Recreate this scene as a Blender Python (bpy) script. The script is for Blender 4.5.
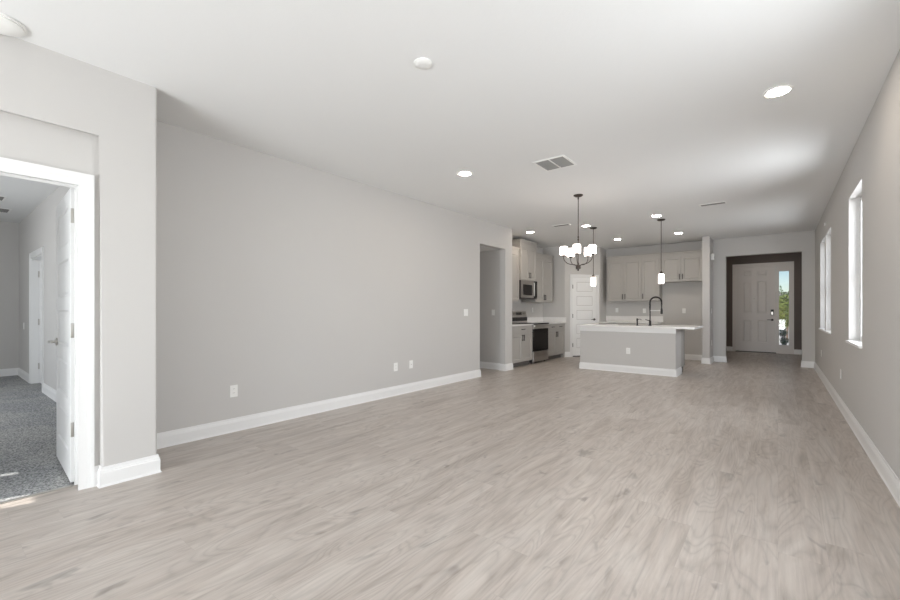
import bpy, bmesh, math, random
from mathutils import Vector, Matrix

for o in list(bpy.data.objects):
    bpy.data.objects.remove(o)
C = bpy.context.scene.collection
S = bpy.context.scene
PI = math.pi
H = 2.84                      # ceiling height

# ------------------------------------------------------------------ camera
cam = bpy.data.cameras.new('camera')
cam.sensor_width = 36.0
cam.lens = 36.0 * 415.0 / 900.0
cam.shift_y = 10.0 / 900.0
cam.clip_start = 0.05
cam.clip_end = 300
camo = bpy.data.objects.new('camera', cam)
C.objects.link(camo)
camo.location = (0, 0, 1.2)
camo.rotation_euler = (PI / 2, 0, math.radians(38.3215))
S.camera = camo

# ------------------------------------------------------------------ view / world / sun / daylight
S.view_settings.view_transform = 'Standard'
S.view_settings.look = 'None'
S.view_settings.gamma = 1
S.view_settings.use_curve_mapping = False
S.view_settings.exposure = 0.57
S.cycles.use_denoising = True
S.cycles.max_bounces = 14
S.cycles.diffuse_bounces = 10
S.cycles.glossy_bounces = 4
S.cycles.transparent_max_bounces = 12
S.cycles.sample_clamp_indirect = 6

w = bpy.data.worlds.new('sky')
S.world = w
w.use_nodes = True
nt = w.node_tree
sky = nt.nodes.new('ShaderNodeTexSky')
sky.sky_type = 'NISHITA'
sky.sun_disc = False
sky.sun_elevation = math.radians(38)
sky.sun_rotation = math.radians(195)
sky.air_density = 1.0
sky.dust_density = 0.1
sky.ozone_density = 4.0
bg = nt.nodes['Background']
nt.links.new(sky.outputs[0], bg.inputs[0])
bg.inputs[1].default_value = 0.07

SUN_DIR = Vector((0.287 * math.cos(math.radians(35)), 0.958 * math.cos(math.radians(35)), -math.sin(math.radians(35))))
sl = bpy.data.lights.new('sun', 'SUN')
sl.energy = 5.0
sl.angle = 0.009
sl.color = (1.0, 0.96, 0.90)
so = bpy.data.objects.new('sun', sl)
C.objects.link(so)
so.location = (-6, -20, 14)
so.rotation_euler = SUN_DIR.to_track_quat('-Z', 'Y').to_euler()


def area(name, loc, rot, sx, sy, power, col, spread=PI):
    l = bpy.data.lights.new(name, 'AREA')
    l.shape = 'RECTANGLE'
    l.size = sx
    l.size_y = sy
    l.energy = power
    l.color = col
    l.spread = spread
    o = bpy.data.objects.new(name, l)
    C.objects.link(o)
    o.location = loc
    o.rotation_euler = rot
    return o


DAY = (0.93, 0.965, 1.0)
# area lamps as daylight; rear, bedroom and first two side lamps are added fill
area('rear_fill', (-1.45, -3.9, 1.25), (PI / 2, 0, -0.6), 3.2, 2.3, 120, DAY)
# unseen lamp added outside, tilted up to brighten the ceiling
area('upward_fill', (-1.45, -3.9, 0.05), (math.radians(128), 0, 0), 3.6, 1.4, 180, (0.92, 0.965, 1.0))
for yy, hh, pw_ in ((0.55, 1.1, 12), (2.35, 1.1, 33)):  # added lamps at the two unseen openings, fill for the left wall
    area('window_fill', (0.84, yy, 1.64), (0, PI / 2 - 0.30, 0), 1.5, hh, pw_, DAY)
for yy, hh, pw_ in ((5.74, 1.5, 78), (9.06, 2.6, 48)):
    area('window_fill', (1.35, yy, 1.70), (0, PI / 2, 0), 2.0, hh, pw_, DAY)
area('bedroom_fill', (-7.2, -2.2, 1.5), (PI / 2, 0, 0), 2.4, 1.6, 50, DAY)  # lamp added at an unseen bedroom opening


# ------------------------------------------------------------------ materials
def mat(name, col, rough=0.5, metal=0.0, spec=0.5, emit=None, estr=0.0):
    m = bpy.data.materials.new(name)
    m.use_nodes = True
    b = m.node_tree.nodes['Principled BSDF']
    b.inputs['Base Color'].default_value = (*col, 1)
    b.inputs['Roughness'].default_value = rough
    b.inputs['Metallic'].default_value = metal
    b.inputs['Specular IOR Level'].default_value = spec
    if emit:
        b.inputs['Emission Color'].default_value = (*emit, 1)
        b.inputs['Emission Strength'].default_value = estr
    return m


def N(m, t, **k):
    n = m.node_tree.nodes.new(t)
    for a, v in k.items():
        if a.startswith('i_'):
            key = a[2:]
            n.inputs[int(key) if key.isdigit() else key.replace('_', ' ')].default_value = v
        else:
            setattr(n, a, v)
    return n


def L(m, a, b):
    m.node_tree.links.new(a, b)


def mottled(name, c1, c2, scale, rough=0.5, bump=0.0, bscale=200, spec=0.5, metal=0.0, stretch=None):
    """procedural paint: a faint large-scale colour variation plus a fine bump"""
    m = mat(name, c1, rough, metal, spec)
    b = m.node_tree.nodes['Principled BSDF']
    tc = N(m, 'ShaderNodeTexCoord')
    src = tc.outputs['Object']
    if stretch:
        mp = N(m, 'ShaderNodeMapping')
        mp.inputs['Scale'].default_value = stretch
        L(m, src, mp.inputs['Vector'])
        src = mp.outputs[0]
    no = N(m, 'ShaderNodeTexNoise', i_Scale=scale, i_Detail=3.0)
    L(m, src, no.inputs['Vector'])
    mx = N(m, 'ShaderNodeMix', data_type='RGBA')
    mx.inputs[6].default_value = (*c1, 1)
    mx.inputs[7].default_value = (*c2, 1)
    L(m, no.outputs['Fac'], mx.inputs[0])
    L(m, mx.outputs[2], b.inputs['Base Color'])
    if bump:
        n2 = N(m, 'ShaderNodeTexNoise', i_Scale=bscale, i_Detail=2.0)
        L(m, src, n2.inputs['Vector'])
        bp = N(m, 'ShaderNodeBump', i_Strength=bump, i_Distance=0.002)
        L(m, n2.outputs['Fac'], bp.inputs['Height'])
        L(m, bp.outputs[0], b.inputs['Normal'])
    return m


M_wall = mottled('greige_wall_paint', (0.575, 0.562, 0.545), (0.563, 0.550, 0.534), 1.5, 0.6, 0.25, 160, 0.3)
M_taupe = mottled('dark_taupe_wall', (0.155, 0.13, 0.12), (0.145, 0.122, 0.112), 1.5, 0.6, 0.25, 160, 0.3)  # darker tone used on the foyer back wall only
M_ceil = mottled('ceiling_paint', (0.80, 0.805, 0.80), (0.79, 0.795, 0.79), 1.2, 0.8, 0.4, 90, 0.2)
M_trim = mottled('white_trim_paint', (0.82, 0.82, 0.815), (0.80, 0.80, 0.795), 3, 0.35, 0, 1, 0.5)
M_door = mottled('white_door_paint', (0.86, 0.86, 0.855), (0.84, 0.84, 0.835), 3, 0.35, 0.05, 60)
M_entry = mottled('entry_door_paint', (0.74, 0.71, 0.69), (0.72, 0.69, 0.67), 3, 0.4, 0.05, 60)
M_cab = mottled('cabinet_paint', (0.415, 0.398, 0.375), (0.40, 0.384, 0.362), 4, 0.4, 0, 1)
M_toe = mottled('toe_kick_paint', (0.16, 0.15, 0.14), (0.14, 0.13, 0.12), 4, 0.6)
M_quartz = mottled('white_quartz', (0.86, 0.85, 0.84), (0.79, 0.78, 0.77), 5, 0.2, 0, 1)
M_steel = mottled('brushed_stainless', (0.50, 0.48, 0.46), (0.42, 0.40, 0.385), 60, 0.32, 0.05, 300, 0.5, 1.0, (1, 0.02, 1))
M_nickel = mottled('satin_nickel', (0.55, 0.53, 0.50), (0.50, 0.48, 0.45), 30, 0.35, 0, 1, 0.5, 1.0)
M_bronze = mottled('dark_bronze', (0.075, 0.06, 0.052), (0.055, 0.045, 0.04), 30, 0.4, 0, 1, 0.5, 0.6)
M_black = mottled('matt_black_metal', (0.025, 0.022, 0.022), (0.02, 0.018, 0.018), 30, 0.4, 0, 1, 0.5, 0.2)
M_pull = mottled('gunmetal_pull', (0.07, 0.062, 0.058), (0.055, 0.05, 0.048), 30, 0.4, 0, 1, 0.5, 0.3)
M_blackglass = mottled('black_oven_glass', (0.012, 0.010, 0.010), (0.010, 0.009, 0.009), 10, 0.12, 0, 1, 0.25)
M_darkgrille = mottled('grille_louvre_metal', (0.33, 0.33, 0.32), (0.31, 0.31, 0.30), 10, 0.6)
M_plate = mottled('switch_plate_plastic', (0.86, 0.86, 0.84), (0.84, 0.84, 0.82), 10, 0.35)
M_slot = mottled('socket_slots', (0.25, 0.24, 0.23), (0.22, 0.21, 0.2), 10, 0.5)
M_lens = mat('recessed_lens', (0.9, 0.9, 0.88), 0.4, emit=(1.0, 0.87, 0.73), estr=80)
M_shade = mat('opal_glass_shade', (0.9, 0.88, 0.85), 0.3, emit=(1.0, 0.88, 0.80), estr=5)
M_vinyl = mottled('white_vinyl_frame', (0.86, 0.87, 0.87), (0.84, 0.85, 0.85), 6, 0.35)
M_conc = mottled('sunlit_concrete', (0.55, 0.53, 0.50), (0.47, 0.46, 0.43), 2, 0.8, 0.3, 60)
M_leaf = mottled('green_leaves', (0.07, 0.12, 0.02), (0.17, 0.19, 0.04), 6, 0.5)
M_leafd = mottled('dark_green_leaves', (0.04, 0.08, 0.03), (0.08, 0.13, 0.05), 6, 0.5)
M_bark = mottled('bark', (0.16, 0.11, 0.08), (0.10, 0.07, 0.05), 20, 0.8)
M_stucco = mottled('pink_stucco', (0.62, 0.42, 0.34), (0.55, 0.37, 0.30), 3, 0.8)
M_roof = mottled('grey_shingles', (0.20, 0.19, 0.19), (0.14, 0.13, 0.13), 8, 0.8)


def make_glass():
    m = bpy.data.materials.new('window_glass')
    m.use_nodes = True
    t = m.node_tree
    for n in list(t.nodes):
        if n.type != 'OUTPUT_MATERIAL':
            t.nodes.remove(n)
    out = [n for n in t.nodes if n.type == 'OUTPUT_MATERIAL'][0]
    tr = t.nodes.new('ShaderNodeBsdfTransparent')
    tr.inputs[0].default_value = (0.97, 0.97, 0.97, 1)
    gl = t.nodes.new('ShaderNodeBsdfGlossy')
    gl.inputs['Roughness'].default_value = 0.02
    mx = t.nodes.new('ShaderNodeMixShader')
    mx.inputs[0].default_value = 0.035
    t.links.new(tr.outputs[0], mx.inputs[1])
    t.links.new(gl.outputs[0], mx.inputs[2])
    t.links.new(mx.outputs[0], out.inputs[0])
    return m


M_glass = make_glass()


def make_floor():
    m = mat('greyed_oak_planks', (0.5, 0.47, 0.44), 0.42, 0, 0.45)
    b = m.node_tree.nodes['Principled BSDF']
    tc = N(m, 'ShaderNodeTexCoord')
    sp = N(m, 'ShaderNodeSeparateXYZ')
    L(m, tc.outputs['Object'], sp.inputs[0])

    def mth(op, a, b_=None, c=None):
        n = N(m, 'ShaderNodeMath', operation=op)
        for i, v in enumerate((a, b_, c)):
            if v is None:
                continue
            if isinstance(v, (int, float)):
                n.inputs[i].default_value = v
            else:
                L(m, v, n.inputs[i])
        return n.outputs[0]
    W, LEN = 0.19, 1.5
    xr = mth('DIVIDE', sp.outputs[0], W)
    row = mth('FLOOR', xr)
    wn = N(m, 'ShaderNodeTexWhiteNoise', noise_dimensions='1D')
    L(m, row, wn.inputs['W'])
    yo = mth('ADD', mth('DIVIDE', sp.outputs[1], LEN), mth('MULTIPLY', wn.outputs['Value'], 7.3))
    col = mth('FLOOR', yo)
    cb = N(m, 'ShaderNodeCombineXYZ')
    L(m, row, cb.inputs[0])
    L(m, col, cb.inputs[1])
    wid = N(m, 'ShaderNodeTexWhiteNoise', noise_dimensions='3D')
    L(m, cb.outputs[0], wid.inputs['Vector'])
    pid = wid.outputs['Value']

    def noise(sx, sy, zmul, detail, dist, rough=0.55):
        c = N(m, 'ShaderNodeCombineXYZ')
        L(m, mth('MULTIPLY', sp.outputs[0], sx), c.inputs[0])
        L(m, mth('MULTIPLY', sp.outputs[1], sy), c.inputs[1])
        L(m, mth('MULTIPLY', pid, zmul), c.inputs[2])
        n = N(m, 'ShaderNodeTexNoise', i_Scale=1.0, i_Detail=detail, i_Distortion=dist, i_Roughness=rough)
        L(m, c.outputs[0], n.inputs['Vector'])
        return n.outputs['Fac']

    def ramp(v, stops):
        r = N(m, 'ShaderNodeValToRGB')
        e = r.color_ramp.elements
        while len(e) < len(stops):
            e.new(0.5)
        for i, (p, c) in enumerate(stops):
            e[i].position = p
            e[i].color = (*c, 1) if isinstance(c, tuple) else (c, c, c, 1)
        L(m, v, r.inputs[0])
        return r.outputs[0]

    def mul(a, b_, f=1.0):
        x = N(m, 'ShaderNodeMix', data_type='RGBA', blend_type='MULTIPLY')
        x.inputs[0].default_value = f
        L(m, a, x.inputs[6])
        L(m, b_, x.inputs[7])
        return x.outputs[2]
    big = noise(9.0, 1.3, 37.0, 6, 0.9, 0.62)
    base = ramp(big, [(0.30, (0.375, 0.328, 0.290)), (0.46, (0.458, 0.408, 0.368)), (0.64, (0.515, 0.470, 0.430))])
    # cathedral grain: level lines of a slow noise
    field = noise(4.5, 0.75, 61.0, 1.5, 0.9)
    rings = mth('ABSOLUTE', mth('SUBTRACT', mth('FRACT', mth('MULTIPLY', field, 15.0)), 0.5))
    ringc = ramp(rings, [(0.0, 0.87), (0.2, 0.98), (0.5, 1.03)])
    fine = ramp(noise(75.0, 3.0, 91.0, 4, 0.4), [(0.3, 0.90), (0.7, 1.06)])
    kn = noise(9.0, 4.0, 17.0, 2, 0.6)
    knots = ramp(kn, [(0.655, 1.0), (0.70, 0.84), (0.76, 0.68)])
    tone = ramp(pid, [(0.0, 0.975), (1.0, 1.02)])
    c = mul(mul(mul(mul(base, ringc), fine), knots), tone)
    fx = mth('FRACT', xr)
    ex = mth('MINIMUM', fx, mth('SUBTRACT', 1.0, fx))
    fy = mth('FRACT', yo)
    ey = mth('MULTIPLY', mth('MINIMUM', fy, mth('SUBTRACT', 1.0, fy)), LEN / W)
    seam = ramp(mth('MINIMUM', ex, ey), [(0.0, 0.90), (0.010, 1.0)])
    c = mul(c, seam)
    L(m, c, b.inputs['Base Color'])
    rg = ramp(big, [(0.3, 0.40), (0.7, 0.31)])
    L(m, rg, b.inputs['Roughness'])
    bp = N(m, 'ShaderNodeBump', i_Strength=0.12, i_Distance=0.001)
    L(m, fine, bp.inputs['Height'])
    L(m, bp.outputs[0], b.inputs['Normal'])
    return m


M_floor = make_floor()


def make_carpet():
    m = mat('grey_carpet', (0.3, 0.3, 0.3), 0.95, 0, 0.1)
    b = m.node_tree.nodes['Principled BSDF']
    tc = N(m, 'ShaderNodeTexCoord')
    n1 = N(m, 'ShaderNodeTexNoise', i_Scale=70.0, i_Detail=4.0, i_Roughness=0.8)
    n2 = N(m, 'ShaderNodeTexNoise', i_Scale=1.6, i_Detail=3.0, i_Distortion=1.0)
    L(m, tc.outputs['Object'], n1.inputs['Vector'])
    L(m, tc.outputs['Object'], n2.inputs['Vector'])
    r = N(m, 'ShaderNodeValToRGB')
    r.color_ramp.elements[0].position = 0.36
    r.color_ramp.elements[0].color = (0.10, 0.10, 0.10, 1)
    r.color_ramp.elements[1].position = 0.62
    r.color_ramp.elements[1].color = (0.60, 0.60, 0.59, 1)
    L(m, n1.outputs['Fac'], r.inputs[0])
    r2 = N(m, 'ShaderNodeValToRGB')
    r2.color_ramp.elements[0].position = 0.4
    r2.color_ramp.elements[0].color = (0.82, 0.84, 0.87, 1)
    r2.color_ramp.elements[1].position = 0.6
    r2.color_ramp.elements[1].color = (1, 1, 1, 1)
    L(m, n2.outputs['Fac'], r2.inputs[0])
    x = N(m, 'ShaderNodeMix', data_type='RGBA', blend_type='MULTIPLY')
    x.inputs[0].default_value = 1
    L(m, r.outputs[0], x.inputs[6])
    L(m, r2.outputs[0], x.inputs[7])
    L(m, x.outputs[2], b.inputs['Base Color'])
    bp = N(m, 'ShaderNodeBump', i_Strength=0.8, i_Distance=0.006)
    L(m, n1.outputs['Fac'], bp.inputs['Height'])
    L(m, bp.outputs[0], b.inputs['Normal'])
    return m


M_carpet = make_carpet()


# ------------------------------------------------------------------ mesh helpers
class MB:
    def __init__(s):
        s.bm = bmesh.new()

    def box(s, x0, x1, y0, y1, z0, z1, bev=0.0, seg=2):
        ret = bmesh.ops.create_cube(s.bm, size=1)
        vs = ret['verts']
        for v in vs:
            v.co = Vector(((x0 + x1) / 2 + v.co.x * (x1 - x0), (y0 + y1) / 2 + v.co.y * (y1 - y0), (z0 + z1) / 2 + v.co.z * (z1 - z0)))
        if bev:
            es = {e for v in vs for e in v.link_edges}
            bmesh.ops.bevel(s.bm, geom=list(es), offset=bev, segments=seg, affect='EDGES', profile=0.5)
        return s

    def cyl(s, p0, p1, r0, r1=None, n=24, cap=True):
        p0, p1 = Vector(p0), Vector(p1)
        r1 = r0 if r1 is None else r1
        d = p1 - p0
        q = d.to_track_quat('Z', 'Y').to_matrix().to_4x4()
        mtx = Matrix.Translation((p0 + p1) / 2) @ q
        bmesh.ops.create_cone(s.bm, cap_ends=cap, segments=n, radius1=r0, radius2=r1, depth=d.length, matrix=mtx)
        return s

    def lathe(s, c, prof, n=32, axis='Z'):
        """prof: list of (radius, height) from one end to the other"""
        rings = []
        for r, h in prof:
            ring = []
            for i in range(n):
                a = 2 * PI * i / n
                p = Vector((r * math.cos(a), r * math.sin(a), h))
                if axis == 'Y':
                    p = Vector((p.x, p.z, p.y))
                if axis == 'X':
                    p = Vector((p.z, p.x, p.y))
                ring.append(s.bm.verts.new(Vector(c) + p))
            rings.append(ring)
        for a, b in zip(rings, rings[1:]):
            for i in range(n):
                s.bm.faces.new((a[i], a[(i + 1) % n], b[(i + 1) % n], b[i]))
        s.bm.faces.new(rings[0])
        s.bm.faces.new(rings[-1])
        return s

    def tube(s, pts, r, n=10):
        pts = [Vector(p) for p in pts]
        rings = []
        up = None
        for i, p in enumerate(pts):
            t = (pts[min(i + 1, len(pts) - 1)] - pts[max(i - 1, 0)]).normalized()
            if up is None:
                up = t.orthogonal().normalized()
            up = (up - t * up.dot(t)).normalized()
            sd = t.cross(up)
            rr = r[i] if isinstance(r, (list, tuple)) else r
            rings.append([s.bm.verts.new(p + up * rr * math.cos(2 * PI * k / n) + sd * rr * math.sin(2 * PI * k / n)) for k in range(n)])
        for a, b in zip(rings, rings[1:]):
            for i in range(n):
                s.bm.faces.new((a[i], a[(i + 1) % n], b[(i + 1) % n], b[i]))
        s.bm.faces.new(rings[0])
        s.bm.faces.new(rings[-1])
        return s

    def prism(s, poly, axis, lo, hi):
        """poly: 2D outline in the two axes other than `axis` (in xyz order)"""
        def P(a, b, t):
            return {'X': (t, a, b), 'Y': (a, t, b), 'Z': (a, b, t)}[axis]
        A = [s.bm.verts.new(P(a, b, lo)) for a, b in poly]
        B = [s.bm.verts.new(P(a, b, hi)) for a, b in poly]
        n = len(poly)
        s.bm.faces.new(A)
        s.bm.faces.new(B)
        for i in range(n):
            s.bm.faces.new((A[i], A[(i + 1) % n], B[(i + 1) % n], B[i]))
        return s

    def grid(s, axis, lo, hi, a0, a1, z0, z1, holes):
        """wall slab across `axis` with rectangular holes (a0,a1,z0,z1), made of outer faces only"""
        As = sorted({a0, a1, *[v for h in holes for v in h[:2] if a0 < v < a1]})
        Zs = sorted({z0, z1, *[v for h in holes for v in h[2:] if z0 < v < z1]})

        def solid(i, j):
            if i < 0 or j < 0 or i >= len(As) - 1 or j >= len(Zs) - 1:
                return False
            a = (As[i] + As[i + 1]) / 2
            z = (Zs[j] + Zs[j + 1]) / 2
            return not any(h[0] < a < h[1] and h[2] < z < h[3] for h in holes)

        def P(a, z, t):
            return (t, a, z) if axis == 'X' else (a, t, z)
        cache = {}

        def V(a, z, t):
            k = (a, z, t)
            if k not in cache:
                cache[k] = s.bm.verts.new(P(a, z, t))
            return cache[k]
        for i in range(len(As) - 1):
            for j in range(len(Zs) - 1):
                if not solid(i, j):
                    continue
                A, B, c, d = As[i], As[i + 1], Zs[j], Zs[j + 1]
                for t in (lo, hi):
                    s.bm.faces.new((V(A, c, t), V(B, c, t), V(B, d, t), V(A, d, t)))
                if not solid(i - 1, j):
                    s.bm.faces.new((V(A, c, lo), V(A, d, lo), V(A, d, hi), V(A, c, hi)))
                if not solid(i + 1, j):
                    s.bm.faces.new((V(B, c, lo), V(B, d, lo), V(B, d, hi), V(B, c, hi)))
                if not solid(i, j - 1):
                    s.bm.faces.new((V(A, c, lo), V(B, c, lo), V(B, c, hi), V(A, c, hi)))
                if not solid(i, j + 1):
                    s.bm.faces.new((V(A, d, lo), V(B, d, lo), V(B, d, hi), V(A, d, hi)))
        return s

    def panelled(s, w, h, t, panels, ring, back=True):
        """a leaf standing in the XZ plane, front at y=0 facing -Y, thickness t towards +Y; panels are
        (x0,x1,z0,z1); ring is a list of (inset, depth) steps"""
        xs = sorted({0, w, *[v for p in panels for v in p[:2]]})
        zs = sorted({0, h, *[v for p in panels for v in p[2:]]})
        sides = (0, t) if back else (0,)
        for y in sides:
            sg = 1 if y == 0 else -1
            for i in range(len(xs) - 1):
                for j in range(len(zs) - 1):
                    a, z = (xs[i] + xs[i + 1]) / 2, (zs[j] + zs[j + 1]) / 2
                    if any(p[0] < a < p[1] and p[2] < z < p[3] for p in panels):
                        continue
                    s.bm.faces.new([s.bm.verts.new(q) for q in ((xs[i], y, zs[j]), (xs[i + 1], y, zs[j]), (xs[i + 1], y, zs[j + 1]), (xs[i], y, zs[j + 1]))])
            for p in panels:
                prev = None
                for ins, dep in [(0, 0)] + ring:
                    yy = y + sg * dep
                    q = [s.bm.verts.new(c) for c in ((p[0] + ins, yy, p[2] + ins), (p[1] - ins, yy, p[2] + ins), (p[1] - ins, yy, p[3] - ins), (p[0] + ins, yy, p[3] - ins))]
                    if prev:
                        for k in range(4):
                            s.bm.faces.new((prev[k], prev[(k + 1) % 4], q[(k + 1) % 4], q[k]))
                    prev = q
                s.bm.faces.new(prev)
        if not back:
            s.bm.faces.new([s.bm.verts.new(q) for q in ((0, t, 0), (w, t, 0), (w, t, h), (0, t, h))])
        for q in (((0, 0, 0), (w, 0, 0), (w, t, 0), (0, t, 0)), ((0, 0, h), (w, 0, h), (w, t, h), (0, t, h)),
                  ((0, 0, 0), (0, 0, h), (0, t, h), (0, t, 0)), ((w, 0, 0), (w, 0, h), (w, t, h), (w, t, 0))):
            s.bm.faces.new([s.bm.verts.new(c) for c in q])
        bmesh.ops.remove_doubles(s.bm, verts=s.bm.verts, dist=1e-5)
        return s

    def shift(s, mtx):
        bmesh.ops.transform(s.bm, matrix=mtx, verts=s.bm.verts)
        return s

    def build(s, name, m, parent=None, smooth=False, loc=None):
        bmesh.ops.recalc_face_normals(s.bm, faces=s.bm.faces)
        me = bpy.data.meshes.new(name)
        s.bm.to_mesh(me)
        s.bm.free()
        me.materials.append(m)
        if smooth:
            for p in me.polygons:
                p.use_smooth = True
            try:
                me.set_sharp_from_angle(angle=math.radians(40))
            except Exception:
                pass
        o = bpy.data.objects.new(name, me)
        C.objects.link(o)
        if parent:
            o.parent = parent
        if loc:
            o.location = loc
        return o


def tag(o, label, cat, group=None):
    o['label'] = label
    o['category'] = cat
    if group:
        o['group'] = group
    return o


def thing(name, label, cat, loc=(0, 0, 0), rz=0.0, group=None):
    o = bpy.data.objects.new(name, None)
    o.empty_display_size = 0.1
    C.objects.link(o)
    o.location = loc
    o.rotation_euler = (0, 0, rz)
    return tag(o, label, cat, group)


def struct(o):
    o['kind'] = 'structure'
    return o


def sthing(name, loc=(0, 0, 0), rz=0.0):
    o = bpy.data.objects.new(name, None)
    o.empty_display_size = 0.1
    C.objects.link(o)
    o.location = loc
    o.rotation_euler = (0, 0, rz)
    o['kind'] = 'structure'
    return o


def copy_tree(o, parent=None):
    c = o.copy()
    C.objects.link(c)
    c.parent = parent
    for ch in list(o.children):
        copy_tree(ch, c)
    return c


# ------------------------------------------------------------------ floor, ceiling, walls
XL, XR = -4.215, 0.60
b = MB()
b.prism([(-3.78, -3.1), (0.8, -3.1), (0.8, 14.75), (-6.2, 14.75), (-6.2, 1.1), (-3.78, 1.1)], 'Z', -0.06, 0)
struct(b.build('floor', M_floor))
struct(MB().box(-11.2, -3.78, -2.1, 1.1, -0.06, 0.004).build('floor_carpet', M_carpet))
struct(MB().box(-11.2, -9.0, 1.1, 3.0, -0.06, 0.004).build('floor_carpet', M_carpet))
struct(MB().box(-9.0, -6.2, 1.1, 3.0, -0.06, 0.004).build('floor_carpet', M_carpet))

struct(MB().box(-6.2, 0.8, 1.0, 14.8, H, H + 0.15).build('ceiling', M_ceil))
struct(MB().box(-3.78, 0.8, -3.22, 1.0, H, H + 0.15).build('ceiling', M_ceil))
struct(MB().box(-11.2, -3.76, -2.1, 1.0, 2.80, H + 0.15).build('ceiling_bedroom', M_ceil))
struct(MB().box(-11.2, -6.2, 1.0, 3.0, 2.80, H + 0.15).build('ceiling_bedroom', M_ceil))
struct(MB().box(-6.2, -4.335, 6.1, 7.15, 2.41, 2.5).build('ceiling_hall', M_ceil))

# pier wall with the shallow niche round the bedroom door (soft rounded corners)
wl = MB()
wl.prism([(-3.1, 2.395), (0.745, 2.395), (0.745, 0), (1.066, 0), (1.066, H), (-3.1, H)], 'X', -3.662, -3.60)
es = []
for e in wl.bm.edges:
    v1, v2 = e.verts
    if abs(v1.co.x + 3.60) < 1e-4 and abs(v2.co.x + 3.60) < 1e-4:
        if (abs(v1.co.y - 0.745) < 1e-4 and abs(v2.co.y - 0.745) < 1e-4) or (abs(v1.co.z - 2.395) < 1e-4 and abs(v2.co.z - 2.395) < 1e-4):
            es.append(e)
        if abs(v1.co.y - 1.066) < 1e-4 and abs(v2.co.y - 1.066) < 1e-4:
            es.append(e)
bmesh.ops.bevel(wl.bm, geom=es, offset=0.016, segments=5, affect='EDGES', profile=0.5)
struct(wl.build('wall_pier', M_wall))
struct(MB().grid('X', -3.76, -3.66, -3.1, 1.066, 0, H, [(-0.218, 0.678, -1, 2.068)]).build('wall_door_side', M_wall))
# return between the pier and the left wall, and the bedroom's long wall
struct(MB().box(-6.2, -3.66, 0.95, 1.066, 0, H).build('wall_return', M_wall))
struct(MB().grid('Y', 1.075, 1.2, -11.1, -6.2, 0, 2.81, [(-9.50, -8.47, -1, 2.03)]).build('wall_bedroom_right', M_wall))
struct(MB().box(-11.1, -10.96, -2.0, 1.2, 0, 2.81).build('wall_bedroom_far', M_wall))
struct(MB().grid('Y', -2.1, -2.0, -11.1, -3.76, 0, 2.81,
       [(-8.4, -6.0, 0.7, 2.3), (-4.575, -4.365, 1.2, 1.846), (-5.165, -5.075, 1.2, 1.846)]).build('wall_bedroom_rear', M_wall))  # unseen openings added: one for daylight, two slots shaping the sun strips
struct(MB().box(-11.1, -6.2, 2.9, 3.0, 0, 2.81).build('wall_closet_back', M_wall))
# main room
struct(MB().grid('X', -4.335, XL, 1.066, 7.36, 0, H, [(6.20, 7.09, -1, 2.40)]).build('wall_left', M_wall))
struct(MB().box(-6.2, -4.335, 7.15, 7.36, 0, H).build('wall_hall', M_wall))
struct(MB().box(-6.2, -4.335, 6.0, 6.14, 0, 2.5).build('wall_hall_near', M_wall))
struct(MB().box(-6.3, -6.2, 1.2, 14.8, 0, H).build('wall_hall_end', M_wall))
struct(MB().box(-5.0, -4.87, 7.36, 10.12, 0, H).build('wall_kitchen_left', M_wall))
struct(MB().prism([(-5.0, 10.12), (-4.27, 10.12), (-3.65, 10.95), (-3.65, 11.45), (-5.0, 11.45)], 'Z', 0, H).build('wall_pantry', M_wall))
struct(MB().box(-5.0, -1.19, 11.45, 11.6, 0, H).build('wall_kitchen_back', M_wall))
struct(MB().box(-1.335, -1.19, 10.80, 11.45, 0, H, 0.006, 2).build('wall_kitchen_stub', M_wall))
struct(MB().grid('Y', 11.40, 11.54, -1.19, XR, 0, H, [(-0.94, 0.395, -1, 2.43)]).build('wall_foyer_front', M_wall))
struct(MB().box(-1.72, -1.6, 11.6, 14.6, 0, H).build('wall_foyer_left', M_wall))
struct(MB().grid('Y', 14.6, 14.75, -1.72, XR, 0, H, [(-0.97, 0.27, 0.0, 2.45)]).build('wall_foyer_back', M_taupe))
WIN = [(5.29, 6.19), (8.10, 8.95), (9.09, 10.02), (1.80, 2.90), (0.0, 1.10)]  # last two are unseen windows added to light the room
struct(MB().grid('X', XR, 0.80, -3.22, 14.75, 0, H, [(a, c, 0.87, 2.40) for a, c in WIN]).build('wall_right', M_wall))
struct(MB().grid('Y', -3.22, -3.1, -3.78, XR, 0, H, [(-3.3, 0.35, 0.0, 2.42)]).build('wall_rear', M_wall))  # wide unseen opening added to admit the rear light
# unseen slab added outside the rear opening to keep sun off the floor
struct(MB().box(-3.8, 2.5, -9.0, -3.22, 2.75, 2.95).build('sun_block_roof', M_ceil))
struct(MB().box(-3.78, -3.66, -9.0, -3.22, -0.1, 2.75).build('sun_block_wall', M_wall))  # unseen wall added to stop sun entering from the side
struct(MB().box(-10.0, -5.8, -5.8, -2.1, 2.75, 2.95).build('sun_block_eave', M_ceil))  # unseen cover added to keep sun out of the bedroom opening
struct(MB().box(-10.0, 4.0, -12.0, -3.22, -0.10, -0.04).build('floor_lanai', M_conc))


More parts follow.
